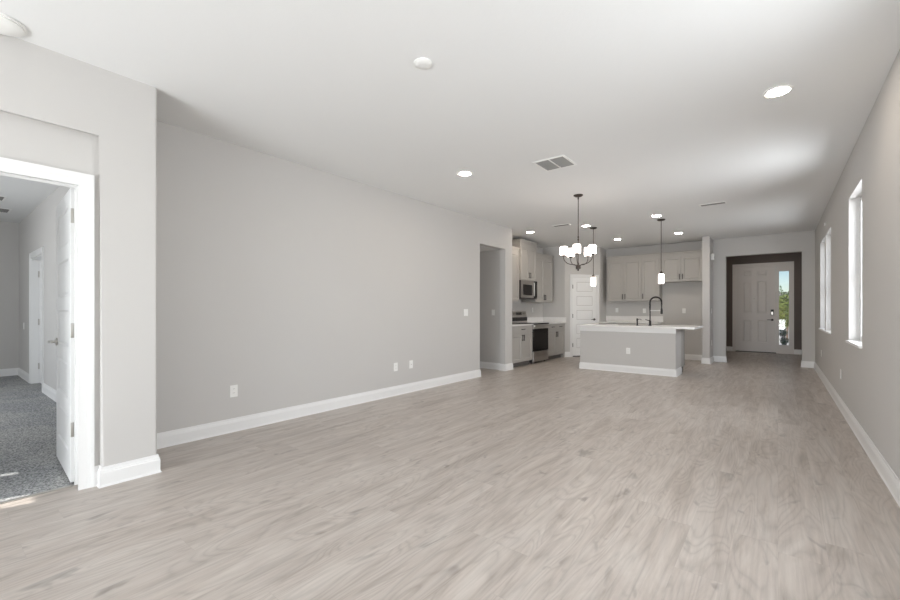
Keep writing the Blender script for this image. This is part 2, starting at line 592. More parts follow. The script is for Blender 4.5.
# windows of the right wall, seen and added
def window(i, y0, y1):
    z0, z1 = 0.87, 2.40
    r = sthing('window_%d' % i, (0.72, (y0 + y1) / 2, z0))
    hw, h = (y1 - y0) / 2 - 0.002, z1 - z0 - 0.004
    f = MB()
    f.grid('X', -0.03, 0.04, -hw, hw, 0.002, h, [(-hw + 0.05, hw - 0.05, 0.055, h - 0.05)])
    f.build('window_frame', M_vinyl, r)
    MB().box(-0.02, 0.02, -hw + 0.05, hw - 0.05, 0.44 * h, 0.44 * h + 0.045, 0.004).build('meeting_rail', M_vinyl, r)
    MB().box(-0.004, 0.002, -hw + 0.05, hw - 0.05, 0.055, h - 0.05).build('pane', M_glass, r)
    MB().box(-0.145, -0.03, -hw - 0.012, hw + 0.012, -0.022, 0.004, 0.004).build('window_sill', M_trim, r)
    return r


for i, (a, c) in enumerate(WIN):
    window(i + 1, a, c)

# ------------------------------------------------------------------ baseboards
PROF = [(0, 0), (0.021, 0), (0.021, 0.006), (0.015, 0.016), (0.015, 0.094), (0.012, 0.101), (0.012, 0.108), (0.008, 0.114), (0.006, 0.133), (0, 0.133)]


def baseboard(name, pts, z=0.0):
    """profile swept along the foot of a wall; the room lies to the RIGHT of the path"""
    bm = bmesh.new()
    P = [Vector(p) for p in pts]
    n = len(P)
    rings = []
    for i, p in enumerate(P):
        d0 = (P[i] - P[i - 1]).normalized() if i > 0 else None
        d1 = (P[i + 1] - P[i]).normalized() if i < n - 1 else None
        rt = lambda d: Vector((d.y, -d.x))
        if d0 is None:
            o = rt(d1)
        elif d1 is None:
            o = rt(d0)
        else:
            o = rt(d0) + rt(d1)
            o = o / (o.dot(rt(d0)))
        rings.append([bm.verts.new((p.x + o.x * (a - 0.0005), p.y + o.y * (a - 0.0005), z + h)) for a, h in PROF])
    k = len(PROF)
    for a, b_ in zip(rings, rings[1:]):
        for j in range(k):
            bm.faces.new((a[j], a[(j + 1) % k], b_[(j + 1) % k], b_[j]))
    bm.faces.new(rings[0])
    bm.faces.new(rings[-1])
    m = MB()
    m.bm.free()
    m.bm = bm
    return struct(m.build(name, M_trim))


baseboard('baseboard_pier', [(-3.66, 0.714), (-3.66, 0.745), (-3.60, 0.745), (-3.60, 1.066), (-4.215, 1.066), (-4.215, 6.20), (-4.335, 6.20)])
baseboard('baseboard_hall', [(-6.2, 7.15), (-4.335, 7.15), (-4.335, 7.09), (-4.215, 7.09), (-4.215, 7.36), (-4.30, 7.36)])
baseboard('baseboard_right', [(0.60, 11.40), (0.60, -3.1)])
baseboard('baseboard_foyer', [(0.395, 11.54), (0.395, 11.40), (0.60, 11.40)])
baseboard('baseboard_stub', [(-2.25, 11.45), (-1.335, 11.45), (-1.335, 10.80), (-1.19, 10.80), (-1.19, 11.40), (-0.94, 11.40), (-0.94, 11.54)])
baseboard('baseboard_entry', [(-1.6, 14.6), (-1.035, 14.6)])
baseboard('baseboard_entry', [(0.33, 14.6), (0.60, 14.6)])
AX, AY, BX, BY = -4.27, 10.12, -3.65, 10.95
dl = math.hypot(BX - AX, BY - AY)
ux, uy = (BX - AX) / dl, (BY - AY) / dl
D0, D1 = 0.145 * dl, 0.955 * dl       # outer casing edges along the diagonal wall
baseboard('baseboard_pantry', [(-4.33, 10.12), (AX, AY), (AX + ux * D0, AY + uy * D0)])
baseboard('baseboard_pantry', [(AX + ux * D1, AY + uy * D1), (BX, BY)])
baseboard('baseboard_bedroom', [(-10.96, -2.0), (-10.96, 1.075), (-9.58, 1.075)], 0.004)
baseboard('baseboard_bedroom', [(-8.39, 1.075), (-6.2, 1.075)], 0.004)
baseboard('baseboard_bedroom', [(-6.2, 0.95), (-3.78, 0.95)], 0.004)


# ------------------------------------------------------------------ doors
def casing_u(m, w, h, cw, y0, sgn=-1, z0=0.0):
    """U-shaped casing round an opening 0..w, 0..h in the XZ plane; built out from y0"""
    def U(a, b_, t):
        lo, hi = sorted((y0, y0 + sgn * t))
        m.prism([(-b_, z0), (-a, z0), (-a, h + a), (w + a, h + a), (w + a, z0), (w + b_, z0), (w + b_, h + b_), (-b_, h + b_)], 'Y', lo, hi)
    U(0.0, cw * 0.55, 0.012)
    U(cw * 0.5, cw * 0.8, 0.016)
    U(cw * 0.75, cw, 0.021)


RAISED = [(0.008, 0.007), (0.018, 0.007), (0.038, 0.001)]
FLAT5 = [(0.010, 0.009), (0.016, 0.009), (0.030, 0.004)]


def five_panels(w, h):
    st, rail = 0.105, 0.10
    bot = 0.19
    ph = (h - bot - 0.11 - 4 * rail) / 5
    out, z = [], bot
    for i in range(5):
        out.append((st, w - st, z, z + ph))
        z += ph + rail
    return out


def lever(parent, x, z, y, direction, m, name='door_handle'):
    """rosette and lever on the face y, pointing along -Y"""
    b = MB()
    b.cyl((x, y, z), (x, y - 0.012, z), 0.030)
    b.cyl((x, y - 0.010, z), (x, y - 0.055, z), 0.010, n=14)
    b.tube([(x, y - 0.050, z), (x + direction * 0.03, y - 0.054, z), (x + direction * 0.075, y - 0.052, z + 0.002), (x + direction * 0.115, y - 0.046, z)], [0.010, 0.010, 0.0085, 0.007])
    return b.build(name, m, parent, smooth=True)


def hinge(parent, x0, x1, y, z, m, t=0.003):
    b = MB()
    b.box(min(x0, x1), max(x0, x1), y - t, y, z - 0.05, z + 0.05, 0.0012)
    b.cyl((x0, y - 0.003, z - 0.05), (x0, y - 0.003, z + 0.05), 0.0055, n=10)
    return b.build('hinge', m, parent)


# door 1: bedroom door, opening in the side wall (local x runs along +Y), leaf swung open into the bedroom
d1 = sthing('door_1', (-3.66, -0.20, 0), PI / 2)
# local frame: +x -> world +y, local -y -> world +x
ow, oh = 0.86, 2.05
c = MB()
casing_u(c, 0.814, 2.032, 0.081, 0.0)
c.shift(Matrix.Translation((0.018, 0, 0)))
c.build('casing', M_trim, d1)
c = MB()
casing_u(c, 0.814, 2.032, 0.081, 0.10, 1, 0.006)
c.shift(Matrix.Translation((0.018, 0, 0)))
c.build('casing', M_trim, d1)
j = MB()
j.prism([(-0.018, 0.007), (0, 0.007), (0, oh), (ow, oh), (ow, 0.007), (ow + 0.018, 0.007), (ow + 0.018, oh + 0.018), (-0.018, oh + 0.018)], 'Y', 0.001, 0.099)
j.prism([(0, 0.007), (0.008, 0.007), (0.008, oh - 0.008), (ow - 0.008, oh - 0.008), (ow - 0.008, 0.007), (ow, 0.007), (ow, oh), (0, oh)], 'Y', 0.030, 0.060)
j.build('jamb', M_trim, d1)
# leaf in world coordinates, hinge edge at x=-3.80, running towards -X, front face looking at -Y
lw, lh = 0.79, 2.02
leaf = MB().panelled(lw, lh, 0.035, five_panels(lw, lh), FLAT5).build('door_leaf', M_door)
leaf.parent = d1
# world matrix: local leaf x -> world -x (slightly +y), face -> world -y
leafmat = Matrix.Translation((-3.80, 0.653, 0.018)) @ Matrix.Rotation(PI, 4, 'Z') @ Matrix.Rotation(-0.055, 4, 'Z')
d1m = Matrix.Translation((-3.66, -0.20, 0)) @ Matrix.Rotation(PI / 2, 4, 'Z')
leaf.matrix_local = d1m.inverted() @ leafmat
# with the 180 degree turn the local front (y=0) looks at +Y, the local back (y=t) at -Y
b = MB()
b.cyl((lw - 0.06, 0.035, 0.93), (lw - 0.06, 0.047, 0.93), 0.030)
b.cyl((lw - 0.06, 0.045, 0.93), (lw - 0.06, 0.085, 0.93), 0.010, n=14)
b.tube([(lw - 0.06, 0.082, 0.93), (lw - 0.09, 0.086, 0.93), (lw - 0.135, 0.084, 0.932), (lw - 0.17, 0.078, 0.93)], [0.010, 0.010, 0.0085, 0.007])
b.build('door_handle', M_nickel, leaf, smooth=True)
for hz in (0.36, 1.04, 1.83):
    b = MB()
    b.box(-0.0025, 0.0, 0.004, 0.034, hz - 0.05, hz + 0.05, 0.0008)
    b.box(-0.0022, -0.0002, -0.016, 0.004, hz - 0.05, hz + 0.05)
    b.cyl((-0.006, -0.002, hz - 0.052), (-0.006, -0.002, hz + 0.052), 0.006, n=12)
    b.build('hinge', M_nickel, leaf, smooth=True)

# door 2: door in the bedroom's long wall
d2 = sthing('door_2', (-9.50, 1.075, 0.004))
c = MB()
casing_u(c, 1.03, 2.03, 0.085, 0.0)
c.build('casing', M_trim, d2)
j = MB()
j.prism([(0, 0), (0.018, 0), (0.018, 2.01), (1.012, 2.01), (1.012, 0), (1.03, 0), (1.03, 2.028), (0, 2.028)], 'Y', 0.0, 0.125)
j.build('jamb', M_trim, d2)
l2 = MB().panelled(0.99, 1.99, 0.035, five_panels(0.99, 1.99), FLAT5).build('door_leaf', M_door, d2)
l2.location = (0.02, 0.088, 0.012)
for hz in (0.28, 1.0, 1.78):
    MB().box(0.018, 0.021, 0.070, 0.088, hz - 0.05, hz + 0.05).build('hinge', M_nickel, d2)
lever(l2, 0.92, 0.93, 0.0, -1, M_nickel)

# door 3: five-panel pantry door on the diagonal wall
ang = math.atan2(uy, ux)
cw3 = 0.075
pw = D1 - D0 - 2 * cw3
d3 = sthing('door_3', (AX + ux * (D0 + cw3), AY + uy * (D0 + cw3), 0), ang)
c = MB()
casing_u(c, pw, 2.04, cw3, 0.0)
c.build('casing', M_trim, d3)
l3 = MB().panelled(pw - 0.006, 2.01, 0.012, five_panels(pw, 2.01), FLAT5, back=False).build('door_leaf', M_door, d3)
l3.location = (0.003, -0.008, 0.026)
MB().box(0.003, pw - 0.003, -0.006, 0.0, 0.0, 0.026).build('door_sweep', M_black, d3)
for hz in (0.30, 1.05, 1.80):
    b = MB().cyl((0.0, -0.014, hz - 0.05), (0.0, -0.014, hz + 0.05), 0.008, n=12)
    b.build('hinge', M_pull, d3)
lever(l3, pw - 0.065, 0.93, 0.0, -1, M_pull)

# door 4: six-panel entry door with side light
d4 = sthing('door_4', (-0.97, 14.6, 0))
W4, H4 = 1.24, 2.45
c = MB()
casing_u(c, W4, H4, 0.07, 0.0)
c.build('casing', M_entry, d4)
f = MB()
f.grid('Y', 0.0, 0.13, 0.0, W4, 0.0, H4, [(0.013, 0.925, 0.018, 2.425), (0.992, 1.205, 0.235, 2.27)])
f.build('door_frame', M_entry, d4)
PX = [(-0.79, -0.60), (-0.47, -0.245)]
PZ = [(2.136, 2.278), (1.087, 1.98), (0.264, 0.888)]
pn = [(a + 0.953, c_ + 0.953, z0, z1) for a, c_ in PX for z0, z1 in PZ]
l4 = MB().panelled(0.905, 2.395, 0.045, pn, [(0.012, 0.010), (0.020, 0.010), (0.045, 0.002)]).build('door_leaf', M_entry, d4)
l4.location = (0.017, 0.03, 0.025)
b = MB()
b.box(0.795, 0.862, -0.022, 0.0, 1.03, 1.19, 0.006)
b.build('keypad_lock', M_black, l4)
b = MB().box(0.806, 0.851, -0.026, -0.021, 1.035, 1.13, 0.002)
b.build('lock_cover', M_nickel, l4)
lever(l4, 0.828, 0.90, 0.0, -1, M_pull)
MB().cyl((0.42, 0.0, 1.50), (0.42, -0.006, 1.50), 0.012).build('peephole', M_nickel, l4)
MB().box(0.0, 0.93, -0.01, 0.13, 0.0, 0.018, 0.002).build('threshold', M_pull, d4)
g = MB().box(0.992, 1.205, 0.05, 0.056, 0.235, 2.27).build('pane', M_glass, d4)
b = MB()
b.grid('Y', 0.022, 0.05, 0.975, 1.222, 0.215, 2.29, [(0.992, 1.205, 0.235, 2.27)])
b.build('glass_stop', M_vinyl, d4)

# metal strip between carpet and planks
struct(MB().box(-3.79, -3.765, -0.20, 0.649, 0.0, 0.007, 0.002).build('trim_1', M_nickel))


# ------------------------------------------------------------------ ceiling fixtures
def recessed(x, y, label, z=H):
    t = thing('recessed_light', label, 'ceiling light', (x, y, z), 0, 'recessed lights in the ceiling')
    MB().lathe((0, 0, 0), [(0.093, 0.0), (0.093, -0.004), (0.082, -0.009), (0.072, -0.006), (0.070, 0.0)], 40).build('trim_ring', M_plate, t, True)
    MB().lathe((0, 0, 0), [(0.066, -0.001), (0.066, -0.0065), (0.02, -0.0085)], 40).build('lens', M_lens, t, True)
    return t


r0 = recessed(0.0, 3.965, 'large round recessed light nearest the camera, at the right side of the living room ceiling')
for x, y, lb in [
    (-2.95, 4.02, 'round recessed light in the ceiling beside the long left wall, left of the chandelier'),
    (-4.09, 7.90, 'round recessed light near the corner above the range and microwave wall'),
    (-2.93, 7.97, 'round recessed light between the chandelier stem and the left island pendant'),
    (-2.91, 9.93, 'small far recessed light in front of the pair of wall cabinets by the pantry'),
    (-1.66, 7.89, 'recessed light right above the canopy of the right island pendant'),
    (-1.66, 9.94, 'far recessed light right of the right pendant, before the cabinet over the fridge space'),
]:
    o = copy_tree(r0)
    o.location = (x, y, H)
    o['label'] = lb


def detector(name, label, cat, x, y, r, h=0.035):
    t = thing(name, label, cat, (x, y, H))
    MB().lathe((0, 0, 0), [(r * 0.96, 0.0), (r, -0.004), (r, -0.010)], 40).build('base_plate', M_plate, t, True)
    MB().lathe((0, 0, 0), [(r * 0.9, -0.009), (r * 0.9, -h * 0.7), (r * 0.78, -h), (r * 0.3, -h * 1.05)], 40).build('cover', M_plate, t, True)
    return t


detector('smoke_detector', 'round white smoke detector at the top left, against the pier wall', 'smoke detector', -3.475, 0.26, 0.115, 0.028)
detector('ceiling_cover', 'small blank round white cover plate in the middle of the front ceiling', 'ceiling cover', -1.85, 2.05, 0.062, 0.016)


def register(label, x0, x1, y0, y1, louvres, along, split=False, z=H, name='ceiling_vent', cat='air vent'):
    cx, cy = (x0 + x1) / 2, (y0 + y1) / 2
    t = thing(name, label, cat, (cx, cy, z))
    hx, hy = (x1 - x0) / 2, (y1 - y0) / 2
    fw = 0.022
    m = MB()
    for q in ((-hx, hx, -hy, -hy + fw), (-hx, hx, hy - fw, hy), (-hx, -hx + fw, -hy + fw, hy - fw), (hx - fw, hx, -hy + fw, hy - fw)):
        m.box(*q, -0.007, 0.0)
    if split:
        m.box(-0.008, 0.008, -hy + fw, hy - fw, -0.007, 0)
    m.build('frame', M_plate, t)
    MB().box(-hx + fw, hx - fw, -hy + fw, hy - fw, -0.0015, 0.0).build('backing', M_slot, t)
    m = MB()
    for i in range(louvres):
        if along == 'X':
            y = -hy + fw + (i + 0.5) * (2 * hy - 2 * fw) / louvres
            s_ = (2 * hy - 2 * fw) / louvres * 0.42
            v = [m.bm.verts.new(p) for p in ((-hx + fw, y - s_, -0.001), (hx - fw, y - s_, -0.001), (hx - fw, y + s_ * 0.6, -0.0065), (-hx + fw, y + s_ * 0.6, -0.0065))]
        else:
            x = -hx + fw + (i + 0.5) * (2 * hx - 2 * fw) / louvres
            s_ = (2 * hx - 2 * fw) / louvres * 0.42
            v = [m.bm.verts.new(p) for p in ((x - s_, -hy + fw, -0.001), (x - s_, hy - fw, -0.001), (x + s_ * 0.6, hy - fw, -0.0065), (x + s_ * 0.6, -hy + fw, -0.0065))]
        m.bm.faces.new(v)
    o = m.build('louvres', M_darkgrille if split else M_slot, t)
    md = o.modifiers.new('s', 'SOLIDIFY')
    md.thickness = 0.001
    return t


register('square white return air grille with two louvred halves, in the ceiling before the chandelier', -2.14, -1.775, 4.185, 4.55, 16, 'X', True)
register('narrow supply vent in the ceiling left of the chandelier stem', -3.46, -3.12, 7.56, 7.70, 5, 'X')
register('narrow supply vent in the ceiling above the foyer opening, right of the right pendant', -0.97, -0.61, 7.48, 7.62, 5, 'X')
register('dark vent in the bedroom ceiling seen through the open door, nearer one', -8.90, -8.55, 0.58, 0.72, 5, 'X', z=2.80)
register('dark vent in the bedroom ceiling seen through the open door, farther one', -9.95, -9.55, 0.68, 0.86, 5, 'X', z=2.80)


# pendants over the island
def pendant(x, y, label):
    t = thing('pendant_light', label, 'pendant light', (x, y, H), 0, 'pendants over the island')
    zt, zb = 1.86 - H, 1.675 - H
    MB().lathe((0, 0, 0), [(0.066, 0.0), (0.066, -0.012), (0.050, -0.022), (0.014, -0.028)], 32).build('canopy', M_bronze, t, True)
    MB().cyl((0, 0, -0.02), (0, 0, zt + 0.02), 0.006, n=12).build('rod', M_bronze, t, True)
    MB().lathe((0, 0, 0), [(0.012, zt + 0.045), (0.020, zt + 0.035), (0.034, zt + 0.008), (0.036, zt - 0.004)], 24).build('socket_cap', M_bronze, t, True)
    MB().lathe((0, 0, 0), [(0.042, zt - 0.008), (0.046, zt - 0.014), (0.046, zb + 0.008), (0.042, zb + 0.004)], 32).build('lamp_shade', M_shade, t, True)
    return t


fo = copy_tree(r0)  # unseen lamp added to brighten the entry door
fo.location = (-0.33, 13.2, H)
fo['label'] = 'added unseen fill light in the foyer ceiling in front of the entry door'

p0 = pendant(-1.66, 8.27, 'right-hand bronze pendant with white glass cylinder above the island faucet')
p1 = copy_tree(p0)
p1.location = (-2.89, 8.27, H)
p1['label'] = 'left-hand bronze pendant with white glass cylinder in front of the pantry door'

# chandelier
t = thing('chandelier', 'bronze five-arm chandelier with white drum glass shades on a long stem', 'chandelier', (-2.236, 5.78, H))
MB().lathe((0, 0, 0), [(0.065, 0.0), (0.065, -0.010), (0.048, -0.022), (0.012, -0.032)], 32).build('canopy', M_bronze, t, True)
HB = 1.80 - H
m = MB()
m.cyl((0, 0, -0.02), (0, 0, HB + 0.02), 0.006, n=12)
for zz in (-0.05, -0.60, -0.635):
    m.lathe((0, 0, zz), [(0.007, 0.016), (0.011, 0.008), (0.011, -0.008), (0.007, -0.016)], 12)
m.build('stem', M_bronze, t, True)
MB().lathe((0, 0, HB), [(0.010, 0.075), (0.014, 0.05), (0.034, 0.024), (0.036, 0.0), (0.034, -0.012), (0.012, -0.020), (0.010, -0.040), (0.004, -0.044)], 24).build('hub', M_bronze, t, True)
ARM_R = 0.205
for k in range(5):
    a = math.radians(214.2 + 72 * k)
    ca, sa = math.cos(a), math.sin(a)
    pts = [(ca * 0.02, sa * 0.02, HB + 0.0), (ca * 0.03, sa * 0.03, HB + 0.03), (ca * 0.045, sa * 0.045, HB + 0.046)]
    for i in range(11):
        q = i / 10 * PI / 2
        pts.append((ca * (0.08 + (ARM_R - 0.08) * math.sin(q)), sa * (0.08 + (ARM_R - 0.08) * math.sin(q)), HB + 0.15 - 0.10 * math.cos(q)))
    pts.append((ca * ARM_R, sa * ARM_R, HB + 0.17))
    arm = MB().tube(pts, 0.0055, 10).build('arm', M_bronze, t, True)
    MB().lathe((ca * ARM_R, sa * ARM_R, HB + 0.165), [(0.006, 0.0), (0.022, 0.006), (0.030, 0.016), (0.030, 0.020)], 20).build('cup', M_bronze, arm, True)
    MB().lathe((ca * ARM_R, sa * ARM_R, HB + 0.185), [(0.046, 0.0), (0.051, 0.005), (0.051, 0.115), (0.047, 0.120)], 32).build('lamp_shade', M_shade, t, True)


# ------------------------------------------------------------------ electrical plates: local plate in XZ plane, facing -Y
def outlet(name, label, loc, rz, kind='outlet', wide=0.073, group='white electrical plates'):
    cat = {'outlet': 'outlet', 'switch': 'light switch', 'blank': 'wall plate'}[kind]
    t = thing(name, label, cat, loc, rz, group)
    MB().box(-wide / 2, wide / 2, -0.006, 0.0, -0.058, 0.058, 0.002).build('plate', M_plate, t)
    if kind == 'outlet':
        for s_ in (-1, 1):
            so_ = MB().box(-0.017, 0.017, -0.008, -0.005, s_ * 0.020 - 0.014, s_ * 0.020 + 0.014, 0.0012).build('socket', M_plate, t)
            m = MB()
            for dx in (-0.006, 0.006):
                m.box(dx - 0.0012, dx + 0.0012, -0.0084, -0.0079, s_ * 0.020 - 0.002, s_ * 0.020 + 0.007)
            m.build('slots', M_slot, so_)
    elif kind == 'switch':
        n = max(1, round(wide / 0.06))
        for i in range(n):
            xx = (i - (n - 1) / 2) * 0.046
            MB().box(xx - 0.016, xx + 0.016, -0.009, -0.005, -0.033, 0.033, 0.002).build('rocker', M_plate, t)
    else:
        MB().cyl((0, -0.005, 0), (0, -0.012, 0), 0.006, n=12).build('jack', M_nickel, t)
    return t


LW = PI / 2        # faces +X   (local -Y -> +X)
RW = -PI / 2       # faces -X
outlet('wall_outlet', 'white wall outlet nearest the pier, alone on the long left wall', (XL, 1.89, 0.40), LW)
outlet('wall_outlet', 'left of the two low white plates side by side on the long left wall', (XL, 4.10, 0.40), LW)
outlet('cable_plate', 'right of the two low white plates side by side on the long left wall', (XL, 4.41, 0.405), LW, 'blank')
outlet('light_switch', 'double light switch high on the long left wall before the hall opening', (XL, 5.77, 1.157), LW, 'switch', 0.118)
outlet('light_switch', 'single light switch on the dim wall inside the hall opening', (-4.53, 7.15, 1.15), 0, 'switch')
outlet('wall_outlet', 'white outlet on the wall between the range and the right wall cabinets', (-4.87, 9.52, 1.20), LW)
outlet('wall_outlet', 'leftmost white outlet above the back counter backsplash', (-3.37, 11.45, 1.195), 0)
outlet('wall_outlet', 'white outlet just left of the black faucet above the backsplash', (-2.69, 11.45, 1.18), 0)
outlet('wall_outlet', 'white outlet on the bare wall of the fridge space', (-1.794, 11.45, 1.18), 0)
outlet('wall_outlet', 'white outlet nearest the camera, low on the right window wall', (XR, 6.90, 0.423), RW)
outlet('wall_outlet', 'farther white outlet low on the right window wall, under the pair of windows', (XR, 9.77, 0.44), RW)
outlet('light_switch', 'light switch on the side of the narrow wall end facing the foyer hall', (-1.19, 11.12, 1.18), LW, 'switch')
outlet('wall_outlet', 'outlet low on the side of the narrow wall end facing the foyer hall', (-1.19, 11.12, 0.45), LW)
outlet('light_switch', 'light switch on the bedroom wall left of the inner door frame', (-10.35, 1.075, 0.92), 0, 'switch')
outlet('wall_outlet', 'outlet low on the bedroom wall beside the open door edge', (-7.25, 1.075, 0.42), 0)

t = thing('door_chime', 'small white rounded sensor box high beside the narrow wall end', 'sensor', (-1.19, 11.05, 2.40), LW)
MB().box(-0.04, 0.04, -0.06, 0.0, -0.075, 0.075, 0.015, 3).build('housing', M_plate, t, True)
MB().box(-0.018, 0.018, -0.063, -0.058, -0.04, 0.01, 0.001).build('lens', M_slot, t)
t = thing('window_sensor', 'tiny white sensor above the farther windows on the right wall', 'sensor', (XR, 8.97, 2.577), RW)
MB().box(-0.016, 0.016, -0.018, 0.0, -0.024, 0.024, 0.005, 3).build('housing', M_plate, t, True)


# ------------------------------------------------------------------ kitchen cabinets (local: width along x, front at y=0 facing -Y, depth towards +Y)
SH = [(0.0005, 0.007)]


def shaker(w, h, rail=0.058):
    return MB().panelled(w, h, 0.019, [(rail, w - rail, rail, h - rail)], [(0.010, 0.013)], back=False)


def pull(parent, x, z, vertical=True, ln=0.13):
    b = MB()
    y = -0.030
    if vertical:
        b.cyl((x, y, z - ln / 2), (x, y, z + ln / 2), 0.0085, n=12)
        for s_ in (-1, 1):
            b.cyl((x, 0.001, z + s_ * ln * 0.36), (x, y, z + s_ * ln * 0.36), 0.0045, n=10)
    else:
        b.cyl((x - ln / 2, y, z), (x + ln / 2, y, z), 0.0085, n=12)
        for s_ in (-1, 1):
            b.cyl((x + s_ * ln * 0.36, 0.001, z), (x + s_ * ln * 0.36, y, z), 0.0045, n=10)
    return b.build('handle', M_pull, parent, True)


def crown(t, w, d, z0, z1, left=True, right=True):
    """frieze plus stepped crown on top of a wall cabinet"""
    h = z1 - z0
    e = 0.028
    m = MB()
    l0, r0 = (-0.008 if left else 0), (0.008 if right else 0)
    m.box(l0, w + r0, -0.008, d, z0, z0 + h * 0.45)
    le, re = (-e * 0.5 if left else 0), (e * 0.5 if right else 0)
    m.box(le, w + re, -e * 0.5, d, z0 + h * 0.45, z0 + h * 0.72, 0.004)
    le, re = (-e if left else 0), (e if right else 0)
    m.box(le, w + re, -e, d, z0 + h * 0.72, z1, 0.005)
    return m.build('crown_moulding', M_cab, t)


def wall_cabinet(label, loc, rz, w, d, h, doors, handles, crown_h, cl=True, cr=True, filler=(0, 0)):
    """doors: number; handles: list of (door index, 'L'/'R')"""
    t = thing('wall_cabinet', label, 'kitchen cabinet', loc, rz, 'wall cabinets')
    MB().box(-filler[0], w + filler[1], 0.0, d, 0, h).build('cabinet_box', M_cab, t)
    dw = (w - 0.004) / doors
    for i in range(doors):
        dd = shaker(dw - 0.009, h - 0.012).build('door', M_cab, t)
        dd.location = (0.004 + i * dw, -0.0195, 0.006)
        for k, s_ in handles:
            if k == i:
                pull(dd, 0.030 if s_ == 'L' else dw - 0.034, 0.11)
    m = crown(t, w, d, h, h + crown_h, cl, cr)
    if filler[0] or filler[1]:
        pass
    return t


# left wall: local x -> world +Y, local -Y -> world +X
FX = -4.52         # face plane of the wall cabinets
wall_cabinet('single-door greige wall cabinet left of the microwave, half hidden by the wall end', (FX, 7.44, 1.39), LW, 0.735, 0.345, 1.085, 2, [], 0.10, True, False)
wall_cabinet('taller raised two-door greige cabinet directly above the microwave', (FX + 0.04, 8.18, 1.87), LW, 0.755, 0.40, 0.76, 2, [(0, 'R'), (1, 'L')], 0.15)
wall_cabinet('two-door greige wall cabinet right of the microwave, before the pantry', (FX, 8.94, 1.39), LW, 0.97, 0.345, 1.075, 2, [(0, 'R'), (1, 'L')], 0.105, False, True)


# base cabinets
def base_cabinet(label, loc, rz, w, d, doors, drawers, handles, group='base cabinets'):
    t = thing('base_cabinet', label, 'kitchen cabinet', loc, rz, group)
    MB().box(0, w, 0.0, d, 0.10, 0.865).build('cabinet_box', M_cab, t)
    MB().box(0, w, 0.06, d, 0.0, 0.10).build('toe_kick', M_toe, t)
    dw = (w - 0.004) / doors
    for i in range(doors):
        dd = shaker(dw - 0.009, 0.585).build('door', M_cab, t)
        dd.location = (0.004 + i * dw, -0.0195, 0.112)
        for k, s_ in handles:
            if k == i:
                pull(dd, 0.032 if s_ == 'L' else dw - 0.036, 0.50)
    dr = (w - 0.004) / drawers
    for i in range(drawers):
        dd = MB().box(0, dr - 0.004, 0, 0.019, 0, 0.145, 0.003).build('drawer', M_cab, t)
        dd.location = (0.004 + i * dr, -0.0195, 0.708)
        pull(dd, dr / 2, 0.085, False)
    return t


CX = -4.265
base_cabinet('greige base cabinet left of the range with one wide drawer over two doors', (CX, 7.38, 0), LW, 0.93, 0.60, 2, 1, [(0, 'R'), (1, 'L')])
base_cabinet('greige base cabinet right of the range with two drawers over two doors', (CX, 9.10, 0), LW, 0.90, 0.60, 2, 2, [(0, 'R'), (1, 'L')])
MB_ = MB().box(-4.865, -4.266, 10.0, 10.119, 0.0, 0.865)
fl = MB_.build('cabinet_filler', M_cab)
tag(fl, 'narrow greige filler panel between the right base cabinet and the pantry wall', 'cabinet filler')


def counter(name, label, slabs, splashes):
    t = thing(name, label, 'countertop', (0, 0, 0))
    m = MB()
    for q in slabs:
        m.box(*q, 0.004)
    m.build('slab', M_quartz, t)
    for q in splashes:
        MB().box(*q, 0.002).build('backsplash', M_quartz, t)
    return t


counter('countertop', 'white quartz countertop left of the range', [(-4.868, -4.225, 7.362, 8.318, 0.866, 0.892)], [(-4.868, -4.85, 7.362, 8.318, 0.892, 1.01)])
counter('countertop', 'white quartz countertop right of the range with upstand on two walls',
        [(-4.868, -4.225, 9.094, 10.118, 0.866, 0.892)],
        [(-4.868, -4.85, 9.094, 10.118, 0.892, 1.015), (-4.85, -4.225, 10.10, 10.118, 0.892, 1.015)])
counter('countertop', 'long white quartz counter on the back kitchen wall behind the island',
        [(-3.648, -2.25, 10.82, 11.448, 0.866, 0.9)],
        [(-3.648, -2.25, 11.43, 11.448, 0.9, 1.045)])

# back wall cabinets
BFY = 11.12
wall_cabinet('two-door greige wall cabinet on the back wall next to the pantry corner', (-3.515, BFY, 1.425), 0, 0.84, 0.329, 1.05, 2, [(0, 'R'), (1, 'L')], 0.115, True, False, (0.015, 0))
wall_cabinet('single-door greige wall cabinet on the back wall beside the cabinet over the fridge space', (-2.674, BFY, 1.425), 0, 0.38, 0.33, 1.05, 1, [(0, 'L')], 0.115, False, False, (0, 0.02))
wall_cabinet('short two-door greige cabinet mounted high over the empty fridge space', (-2.235, BFY, 1.875), 0, 0.875, 0.33, 0.60, 2, [(0, 'R'), (1, 'L')], 0.115, False, False, (0.035, 0.022))
for q in ((-2.294, -2.235),):
    f = MB().box(q[0], q[1], BFY - 0.045, BFY + 0.33, 2.476 + 0.083, 2.59, 0.004)
    f.box(q[0], q[1], BFY - 0.022, BFY + 0.33, 2.476 + 0.052, 2.56)
    f.box(q[0], q[1], BFY - 0.008, BFY + 0.33, 2.476, 2.53)
    tag(f.build('crown_filler', M_cab), 'short crown piece bridging the gap left of the cabinet over the fridge space', 'cabinet trim')
base_cabinet('greige base cabinet under the back counter at the pantry corner', (-3.647, 10.85, 0), 0, 0.69, 0.58, 2, 1, [(0, 'R'), (1, 'L')])
base_cabinet('greige base cabinet under the back counter next to the fridge space', (-2.955, 10.85, 0), 0, 0.69, 0.58, 2, 1, [(0, 'R'), (1, 'L')])

